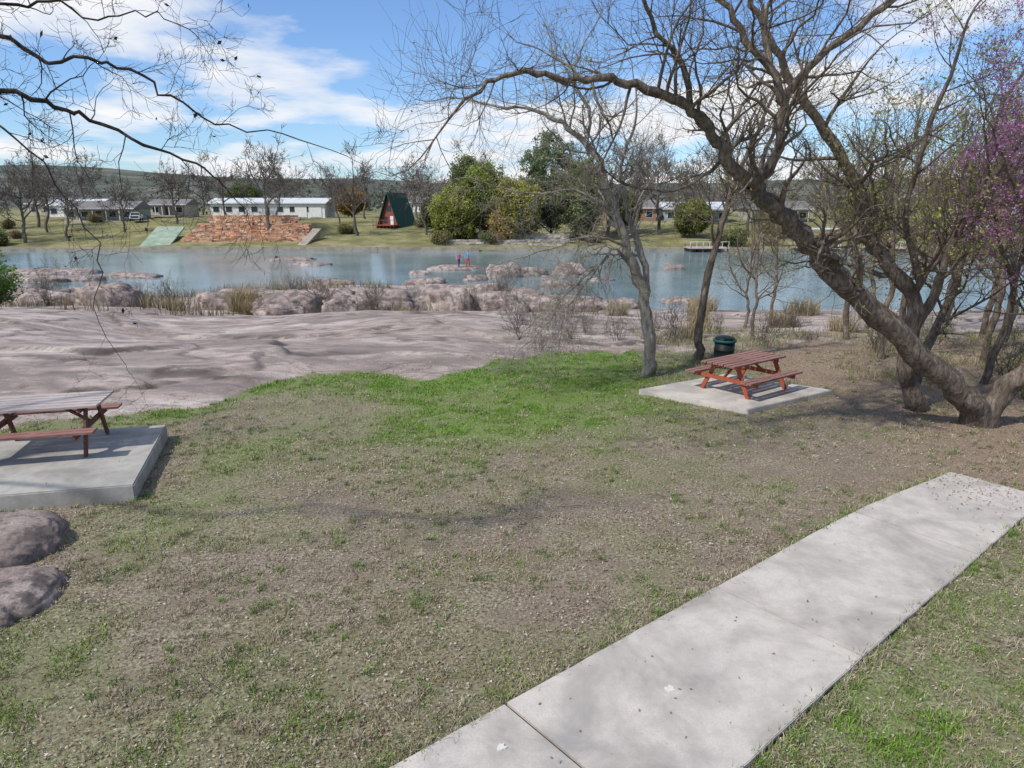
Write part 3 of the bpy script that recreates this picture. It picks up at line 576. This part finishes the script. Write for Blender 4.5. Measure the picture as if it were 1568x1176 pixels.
# ------------------------------------------------------------ leaf litter
lm=colmat('dead_leaves',.9,0,.2,5)
x,y=scatter(200000,1.35,24);inp=pinpoly(x,y,pathpoly)|pinpoly(x,y,SR)|pinpoly(x,y,SL)
pr=np.where(inp,.006+.6*ss(9.2,10.8,y)*ss(6.6,7.6,x)*(y<12),(.12+.8*litter(x,y)+.45*ss(.46,.62,fbm(x*.8,y*.8,141))));kp=(rng.random(len(x))<pr)&(y<edge(x,y)+1.5)
x=x[kp];y=y[kp];k=len(x)
z=height(x,y)+.012+rng.uniform(0,.02,k)
z=np.where(pinpoly(x,y,pathpoly),.076+rng.uniform(0,.006,k),z);z=np.where(pinpoly(x,y,SR),.13,z);z=np.where(pinpoly(x,y,SL),.29,z)
an=rng.uniform(0,6.283,k);s=rng.uniform(.007,.018,k)*(1+y*.03)
a=np.stack([np.cos(an),np.sin(an),rng.normal(0,.25,k)],1)*s[:,None];b_=np.stack([-np.sin(an),np.cos(an),rng.normal(0,.35,k)],1)*s[:,None]*rng.uniform(.25,.7,(k,1))
c=np.stack([x,y,z],1);q=np.stack([c-a,c+b_,c+a,c-b_],1).reshape(-1,3)
pal=np.array([[.36,.26,.18],[.5,.43,.34],[.2,.12,.08],[.56,.5,.43],[.3,.17,.10],[.26,.2,.15]]);pc=pal[rng.integers(0,6,k)]*rng.uniform(.6,1.1,(k,1))
link(bpy.data.objects.new('leaf_litter',npmesh('leaf_litter',q,[np.arange(4*k).reshape(k,4)],[lm],None,False,np.repeat(pc,4,0))))
t=TB()
for i in range(300):
    y=random.uniform(3.5,20);x=random.uniform(-1,1)*(.8*y+1)
    a=random.uniform(0,6.28);L=random.uniform(.12,.5);z=.02
    xa=np.array([x]);ya=np.array([y])
    if pinpoly(xa,ya,SR)[0] or pinpoly(xa,ya,SL)[0] or y>edge(xa,ya)[0] or pinpoly(xa,ya,pathpoly)[0]: continue
    pts=[];p=Vector((x,y,z))
    for j in range(5):
        pts.append(p.copy());a+=random.gauss(0,.3);p=p+Vector((math.cos(a),math.sin(a),0))*L/4;p.z=.03+random.uniform(0,.012)
    t.add(pts,[.004]*5)
link(bpy.data.objects.new('fallen_twigs',t.mesh('fallen_twigs',[bk1])))
# ------------------------------------------------------------ far shore buildings
def paint(n,c,v=.85,r=.7): return two(n,tuple(q*v for q in c),c,1.5,r,.05,detail=2)
white=paint('white_siding',(.78,.77,.74));tan=paint('tan_siding',(.46,.42,.34));sage=paint('sage_siding',(.38,.40,.33));groof=paint('grey_metal_roof',(.6,.63,.65),.85,.5);droof=paint('dark_shingle_roof',(.2,.19,.185));glass=two('window_glass',(.02,.03,.035),(.04,.055,.06),2,.12,0)
green=paint('dark_green_roof',(.03,.085,.06));redwall=paint('red_brown_wall',(.25,.075,.055));trim=paint('white_trim',(.75,.75,.73));bluew=paint('blue_grey_siding',(.36,.42,.46));brick=paint('brick_wall',(.36,.21,.15))
def house(name,x,y,W,D,Hh,Hr,wall,roof,rz=0,z=None,nwin=4,porch=False,ov=.5,garage=0):
    z=float(height(np.array([x]),np.array([y]),False)[0])-.3 if z is None else z
    e=empty(name,(x,y,z),rz);box(e,'walls',(0,0,Hh/2-.3),(W,D,Hh+.6),wall)
    bm=bmesh.new();w=W/2+ov;d=D/2+ov
    pr=[(-d,Hh),(d,Hh),(0,Hh+Hr)];vs=[[bm.verts.new((xx,a,zz)) for a,zz in pr] for xx in (-w,w)]
    bm.faces.new(vs[0]);bm.faces.new(vs[1][::-1])
    for i in range(3): bm.faces.new((vs[0][i],vs[0][(i+1)%3],vs[1][(i+1)%3],vs[1][i]))
    bmesh.ops.recalc_face_normals(bm,faces=bm.faces);r=bmobj('roof',bm,roof,e);r.location=(0,0,.003)
    box(e,'fascia',(0,-d-.03,Hh-.06),(2*w,.05,.2),trim)
    for i in range(nwin):
        xx=-W/2+W*(i+.5)/nwin
        if i==nwin//2: box(e,'door',(xx,-D/2-.03,1.05),(.95,.07,2.1),brw);continue
        box(e,'window_frame_%d'%i,(xx,-D/2-.02,Hh*.55),(1.5,.06,1.3),trim);box(e,'window_%d'%i,(xx,-D/2-.05,Hh*.55),(1.3,.05,1.1),glass)
    for i in range(garage): box(e,'garage_door_%d'%i,(W/2-2-3.2*i,-D/2-.08,1.15),(2.6,.07,2.3),white)
    if porch:
        box(e,'porch_roof',(0,-D/2-1.3,Hh-.15),(W*.8,2.6,.14),roof,(.08,0,0))
        for i in range(5): box(e,'porch_post_%d'%i,(-W*.38+W*.76*i/4,-D/2-2.4,Hh/2-.2),(.14,.14,Hh-.4),trim)
        box(e,'porch_floor',(0,-D/2-1.3,.1),(W*.8,2.6,.3),tan)
    return e
house('white_long_building',-53.3,160,25,9,3.,1.1,white,groof,0,2.3,9,garage=2)
house('ranch_house',-86,152,14,8,2.7,1.5,sage,droof,.05,1.5,5,True)
house('ranch_house',-96,160,11,8,2.8,1.4,white,groof,0,2.0,4)
house('carport_house',-77.5,164,8,7,2.6,1.2,tan,droof,0,2.4,3,True)
house('ranch_house',38,150,13,8,2.9,1.4,bluew,groof,-.05,1.2,5,True)
house('ranch_house',55,150,12,8,2.9,1.6,sage,droof,.05,1.2,4,True)
house('brick_house',24,150,11,8,3,1.6,brick,droof,0,1.3,4)
house('two_storey_house',74,145,11,9,5.4,1.8,tan,droof,0,1.,4,True)
house('lake_cabin',90,135,10,8,3,2,white,groof,0,.4,4,True)
house('lake_cabin',-30,205,12,8,3,1.5,white,droof,0,None,4)
house('ranch_house',-110,175,12,8,3,1.5,tan,droof,0,None,4)
e=empty('a_frame_cabin',(-22.2,138,.9),math.radians(-24));e.scale=(.78,.8,.9)
bm=bmesh.new();w,d,hh=3.2,3.6,6.6
v=[[bm.verts.new((a*w,yy,z)) for a,z in ((-1,-.8),(1,-.8),(0,hh))] for yy in (-d,d)]
bm.faces.new(v[0]);bm.faces.new(v[1][::-1])
for i in range(3): bm.faces.new((v[0][i],v[0][(i+1)%3],v[1][(i+1)%3],v[1][i]))
bmesh.ops.recalc_face_normals(bm,faces=bm.faces);bmobj('front_wall_body',bm,redwall,e)
L=math.hypot(w,hh+.8)
for s in (-1,1):
    o=box(e,'roof_slope_%d'%(s+1),(s*(w/2+.12),-.2,(hh-.8)/2+.1),(.16,2*d+1.2,L+.4),green);o.rotation_euler=(0,-s*math.atan2(w,hh+.8),0)
box(e,'upper_window',(0,-d-.03,3.7),(1.2,.06,1.2),glass);box(e,'lower_window',(-1.1,-d-.03,1.3),(1.2,.06,1.3),glass);box(e,'door',(.8,-d-.03,1.05),(.9,.06,2.1),trim)
box(e,'deck',(0,-d-1.3,.25),(6.2,2.6,.2),redwall)
for i in range(7): box(e,'rail_post_%d'%i,(-3+i,-d-2.5,.5),(.08,.08,1.6),redwall)
box(e,'rail',(0,-d-2.5,1.32),(6.2,.1,.08),redwall)
def blockwall(name,x0,x1,y,z0,z1,bw,bh,cols,slope=.12,seed=0,th=.5,taper=0):
    r=np.random.default_rng(seed);Vs=[];Fs=[];Cs=[];base=0;z=z0
    cube=np.array([[-1,-1,-1],[1,-1,-1],[1,1,-1],[-1,1,-1],[-1,-1,1],[1,-1,1],[1,1,1],[-1,1,1]])*.5
    cf=np.array([[0,3,2,1],[4,5,6,7],[0,1,5,4],[1,2,6,5],[2,3,7,6],[3,0,4,7]])
    while z<z1:
        h=bh*r.uniform(.7,1.3);x=x0+r.uniform(0,.3)+taper*(z-z0)
        while x<x1:
            w=bw*r.uniform(.6,1.5);P=cube*np.array([w-.03,th,h-.02])+r.normal(0,.03,(8,3))+np.array([x+w/2,y+(z-z0)*slope+r.normal(0,.05),z+h/2])
            Vs.append(P);Fs.append(cf+base);base+=8;Cs.append(np.tile(np.array(cols[r.integers(len(cols))])*r.uniform(.75,1.15),(8,1)));x+=w
        z+=h
    return npmesh(name,np.concatenate(Vs),[np.concatenate(Fs)],[colmat(name+'_stone',.9,0,.3,2)],None,False,np.concatenate(Cs))
oc=[(.60,.33,.2),(.50,.27,.16),(.64,.42,.28),(.42,.25,.17),(.56,.38,.27)]
link(bpy.data.objects.new('stone_retaining_wall',blockwall('stone_retaining_wall',-55,-34.3,116.6,-1.7,-.1,.8,.30,oc,1.0,1,1.4,.4)))
link(bpy.data.objects.new('stone_retaining_wall',blockwall('stone_retaining_wall',-54.2,-34.6,119.2,-.1,1.6,.8,.30,oc,1.0,5,1.4,.5)))
link(bpy.data.objects.new('stone_retaining_wall',blockwall('stone_retaining_wall',-52.5,-37,122,1.6,2.9,.8,.30,oc,.6,2,1.)))
gc=[(.46,.42,.36),(.4,.36,.3),(.52,.48,.4)]
link(bpy.data.objects.new('stone_terrace_wall',blockwall('stone_terrace_wall',-12,8,113.3,-1.9,-.8,1.,.35,gc,.1,3)))
link(bpy.data.objects.new('stone_terrace_wall',blockwall('stone_terrace_wall',-3,9,115.5,-1.0,.2,1.,.35,gc,.1,4)))
sea=concrete('seawall_concrete',(.4,.35,.28),(.24,.2,.16));brs=paint('rusty_seawall',(.28,.15,.1))
xx=-130
while xx<110:
    l=random.uniform(14,26);yy=float(111+2.5*(fbm(np.array([(xx+l/2)*.03]),np.array([.5]),51)[0]-.5)*2)
    box(None,'seawall',(xx+l/2,yy-.6,-2.05),(l-.1,.5,.9+random.uniform(-.2,.25)),random.choice([sea,brs,sea]),(0,0,random.uniform(-.03,.03)),.03);xx+=l
o=box(None,'boat_ramp',(-58,117,-.55),(4.5,13,.25),two('green_stained_concrete',(.16,.27,.18),(.40,.42,.34),.6),(.26,0,.18),.03)
o=box(None,'shore_steps',(-33.4,115.8,-.6),(1.5,9,.3),sea,(.32,0,-.1),.03)
for x0 in (30,47,58,72):
    e=empty('boat_dock',(x0,109,-2.2));box(e,'deck',(0,0,.6),(6,4,.15),greyw)
    for i in range(4):
        for j in (-1,1): box(e,'pile_%d_%d'%(i,j+1),(-2.8+i*1.87,j*1.8,.2),(.15,.15,1.8),brw)
    for i in range(7): box(e,'baluster_%d'%i,(-2.9+i*.97,-1.93,1.1),(.06,.06,.9),trim)
    box(e,'handrail',(0,-1.93,1.58),(6,.08,.06),trim)
    if x0 in(47,72):
        for i in (-1,1):
            for j in (-1,1): box(e,'roof_post_%d_%d'%(i+1,j+1),(i*2.7,j*1.7,2),(.12,.12,2.8),trim)
        box(e,'roof',(0,0,3.45),(6.6,4.6,.15),groof)
e=empty('pickup_truck',(-76.5,145,1.75),math.radians(-70));wp=paint('white_car_paint',(.75,.75,.76),.95,.3);rp=paint('red_car_paint',(.35,.03,.03),.9,.3);tyre=paint('tyre_rubber',(.02,.02,.02));tl=paint('blue_cover',(.03,.08,.25))
box(e,'chassis_body',(0,0,.65),(5.2,1.9,.55),wp,(0,0,0),.08);box(e,'hood',(1.8,0,1.0),(1.5,1.8,.25),wp,(0,0,0),.07)
box(e,'cab',(.35,0,1.3),(1.8,1.75,.75),wp,(0,0,0),.15);box(e,'windscreen',(1.28,0,1.35),(.06,1.5,.5),glass,(0,-.4,0));box(e,'side_windows',(.35,0,1.38),(1.3,1.79,.4),glass,(0,0,0),.02)
box(e,'bed_side_1',(-1.6,.88,1.08),(1.9,.08,.35),wp);box(e,'bed_side_2',(-1.6,-.88,1.08),(1.9,.08,.35),wp);box(e,'tailgate',(-2.55,0,1.08),(.08,1.8,.35),rp);box(e,'bed_cargo',(-1.6,0,1.15),(1.7,1.5,.5),tl,(0,0,0),.1);box(e,'grille',(2.62,0,.75),(.05,1.4,.3),tyre);box(e,'bumper',(2.66,0,.48),(.1,1.8,.16),groof)
for i in (-1.6,1.7):
    for j in (-.85,.85):
        bm=bmesh.new();bmesh.ops.create_cone(bm,cap_ends=True,segments=20,radius1=.38,radius2=.38,depth=.25);o=bmobj('wheel_%d_%d'%(i>0,j>0),bm,tyre,e);o.location=(i,j,.38);o.rotation_euler=(math.pi/2,0,0)
for x,y in ((-70,172),(-15,160),(40,165)):
    e=empty('utility_pole',(x,y,2));beam(e,'pole',(0,0,-.5),(0,0,8.5),.22,.22,brw);box(e,'crossarm',(0,0,7.9),(2,.12,.12),brw)
# ------------------------------------------------------------ people
skinm=paint('skin',(.55,.34,.26));hairm=paint('dark_hair',(.04,.025,.018));jeans=paint('denim',(.06,.1,.2))
def person(loc,rz,H,top,bot,armL,armR,step=.12,hair=.0):
    e=empty('person',loc,rz);k=H/1.7
    J=[((0,0,.95),.15,.11),((0,0,1.12),.13,.1),((0,0,1.3),.16,.11),((0,0,1.42),.12,.08),((0,0,1.5),.05,.05),((0,0,1.56),.05,.05)]
    V=[];E=[];R=[]
    def add(p,r,par=None):
        V.append(Vector(p)*k);R.append(r if isinstance(r,tuple) else (r,r));
        if par is not None:E.append((par,len(V)-1))
        return len(V)-1
    pr=None;ids=[]
    for p,a,b_ in J: pr=add(p,(a*k,b_*k),pr);ids.append(pr)
    for s,(el,wr) in ((-1,armL),(1,armR)):
        a=add((s*.17,0,1.41),.055*k,ids[3]);a=add((s*el[0],el[1],el[2]),.042*k,a);a=add((s*wr[0],wr[1],wr[2]),.028*k,a)
        d=(Vector(wr)-Vector(el)).normalized();d.x*=s;w=Vector((s*wr[0],wr[1],wr[2]));pm=add(w+d*.06,(.035*k,.02*k),a)
        for f in range(4):
            off=Vector((0,(f-1.5)*.02,0));q=add(w+d*.1+off,.009*k,pm);add(w+d*(.16+(.02 if f in(1,2) else 0))+off+Vector((-s*.02,0,0)),.008*k,q)
        q=add(w+d*.06+Vector((0,.045,0)),.01*k,pm);add(w+d*.1+Vector((0,.055,0)),.009*k,q)
    for s in (-1,1):
        a=add((s*.09,0,.88),.09*k,ids[0]);a=add((s*.1,-.02+s*step*.5,.49),.062*k,a);a=add((s*.1,s*step,.09),.042*k,a);a=add((s*.11,s*step-.13,.035),(.045*k,.035*k),a)
    me=bpy.data.meshes.new('body');me.from_pydata([v[:] for v in V],E,[]);o=bpy.data.objects.new('body',me);link(o)
    sk=o.modifiers.new('s','SKIN');sv=me.skin_vertices[0].data
    for i,r in enumerate(R): sv[i].radius=r
    sv[0].use_root=True
    su=o.modifiers.new('u','SUBSURF');su.levels=1;su.render_levels=1
    dg=bpy.context.evaluated_depsgraph_get();m2=bpy.data.meshes.new_from_object(o.evaluated_get(dg));bpy.data.objects.remove(o)
    m2.materials.clear()
    for m_ in (top,bot,skinm,brw): m2.materials.append(m_)
    for p in m2.polygons:
        c=p.center/k;p.use_smooth=True
        hand=abs(c.x)>.2 and (c.z<1.2 or abs(c.y)>.25)
        p.material_index=2 if (c.z>1.48 or hand) else (3 if c.z<.08 else (1 if c.z<.96 else 0))
    o=link(bpy.data.objects.new('body',m2),e)
    bm=bmesh.new();bmesh.ops.create_uvsphere(bm,u_segments=20,v_segments=14,radius=1)
    for v in bm.verts:
        x,y,z=v.co;w=1-.22*max(0,-z);v.co=(x*.075*w*k,(y*.095*w)*k,z*.115*k)
    h=bmobj('head',bm,skinm,e,True);h.location=(0,-.01*k,1.63*k)
    bm=bmesh.new();bmesh.ops.create_uvsphere(bm,u_segments=20,v_segments=14,radius=1)
    for v in bm.verts:
        x,y,z=v.co
        if y<-.2 and z<.5: y*=.5
        v.co=(x*.084*k,(y*.1+.014)*k,(z*.115+.02-(hair if z<0 and y>0 else 0))*k)
    h=bmobj('hair',bm,hairm,e,True);h.location=(0,0,1.645*k)
    for s in (-1,1):
        box(e,'eye_%d'%s,(s*.028*k,-.098*k,1.635*k),(.02,.01,.01),trim);box(e,'ear_%d'%s,(s*.078*k,0,1.625*k),(.015,.03,.05),skinm,(0,0,0),.005)
    box(e,'nose',(0,-.108*k,1.615*k),(.018,.025,.035),skinm,(0,0,0),.005);box(e,'mouth',(0,-.096*k,1.58*k),(.04,.01,.008),redwall)
purp=paint('pink_shirt',(.6,.12,.4));blue=paint('blue_shirt',(.08,.28,.7));redc=paint('red_shorts',(.55,.06,.05))
bpy.context.view_layer.update()
dg=bpy.context.evaluated_depsgraph_get()
def topz(x,y):
    hit,loc,*_=scn.ray_cast(dg,Vector((x,y,1.0)),Vector((0,0,-1)));return max(loc.z,-2.2) if hit else -2.2
z1=topz(-5.9,77.6);z2=topz(-4.9,77.9)
person((-5.9,77.6,z1-.03),.5,1.65,purp,jeans,((.3,.0,1.15),(.28,-.18,.98)),((.3,.02,1.15),(.3,-.1,.9)),.1,.1)
person((-4.9,77.9,z2-.03),-.6,1.78,blue,redc,((.32,.0,1.16),(.34,-.15,.93)),((.3,-.12,1.2),(.2,-.32,1.3)),.16)
# ------------------------------------------------------------ light
EL=math.radians(48);sx,sy=-.80,-.60
w=bpy.data.worlds.new('World');scn.world=w;w.use_nodes=True;nt=w.node_tree;bg=nt.nodes['Background'];bg.inputs['Strength'].default_value=.125
sky=N(nt,'ShaderNodeTexSky',sky_type='NISHITA');sky.sun_disc=False;sky.sun_elevation=EL;sky.sun_rotation=math.atan2(sx,sy);sky.air_density=1.;sky.dust_density=.5;sky.ozone_density=2.
tc_=N(nt,'ShaderNodeTexCoord').outputs['Generated'];sp=N(nt,'ShaderNodeSeparateXYZ');nt.links.new(tc_,sp.inputs[0])
den=mth(nt,'ADD',mth(nt,'MAXIMUM',sp.outputs['Z'],0.),.13)
cb=N(nt,'ShaderNodeCombineXYZ');nt.links.new(mth(nt,'DIVIDE',sp.outputs['X'],den),cb.inputs[0]);nt.links.new(mth(nt,'DIVIDE',sp.outputs['Y'],den),cb.inputs[1])
ad=N(nt,'ShaderNodeVectorMath',operation='ADD');ad.inputs[1].default_value=(3.1,1.7,0);nt.links.new(cb.outputs[0],ad.inputs[0])
c1=noise(nt,.8,7,.52,ad.outputs[0],.2);c2=noise(nt,2.2,4,.6,ad.outputs[0],.2)
low=ramp(nt,sp.outputs['Z'],[(.0,.09),(.10,.025),(.25,0.)])
cf=mth(nt,'ADD',mth(nt,'ADD',mth(nt,'MULTIPLY',c1,.85),mth(nt,'MULTIPLY',c2,.15)),low)
cm=ramp(nt,cf,[(.50,0.),(.555,.6),(.62,1.)])
ccol=ramp(nt,c2,[(.3,(6.4,6.8,7.4)),(.6,(7.8,7.8,7.9))])
blue_=mix(nt,1.,sky.outputs[0],(.86,1.05,1.32),'MULTIPLY')
nt.links.new(mix(nt,cm,blue_,ccol),bg.inputs['Color'])
sl=bpy.data.lights.new('sun','SUN');sl.energy=4.1;sl.angle=math.radians(1.5);sl.color=(1,.95,.86)
so=link(bpy.data.objects.new('sun',sl));d=-Vector((sx*math.cos(EL),sy*math.cos(EL),math.sin(EL)));so.rotation_euler=d.to_track_quat('-Z','Y').to_euler()
cam=bpy.data.cameras.new('camera');cam.lens=24.34;cam.sensor_width=36;cam.clip_end=5000;cam.clip_start=.1
co=link(bpy.data.objects.new('camera',cam));co.location=(0,0,4.6);co.rotation_euler=(math.radians(90-14.4),0,0);scn.camera=co
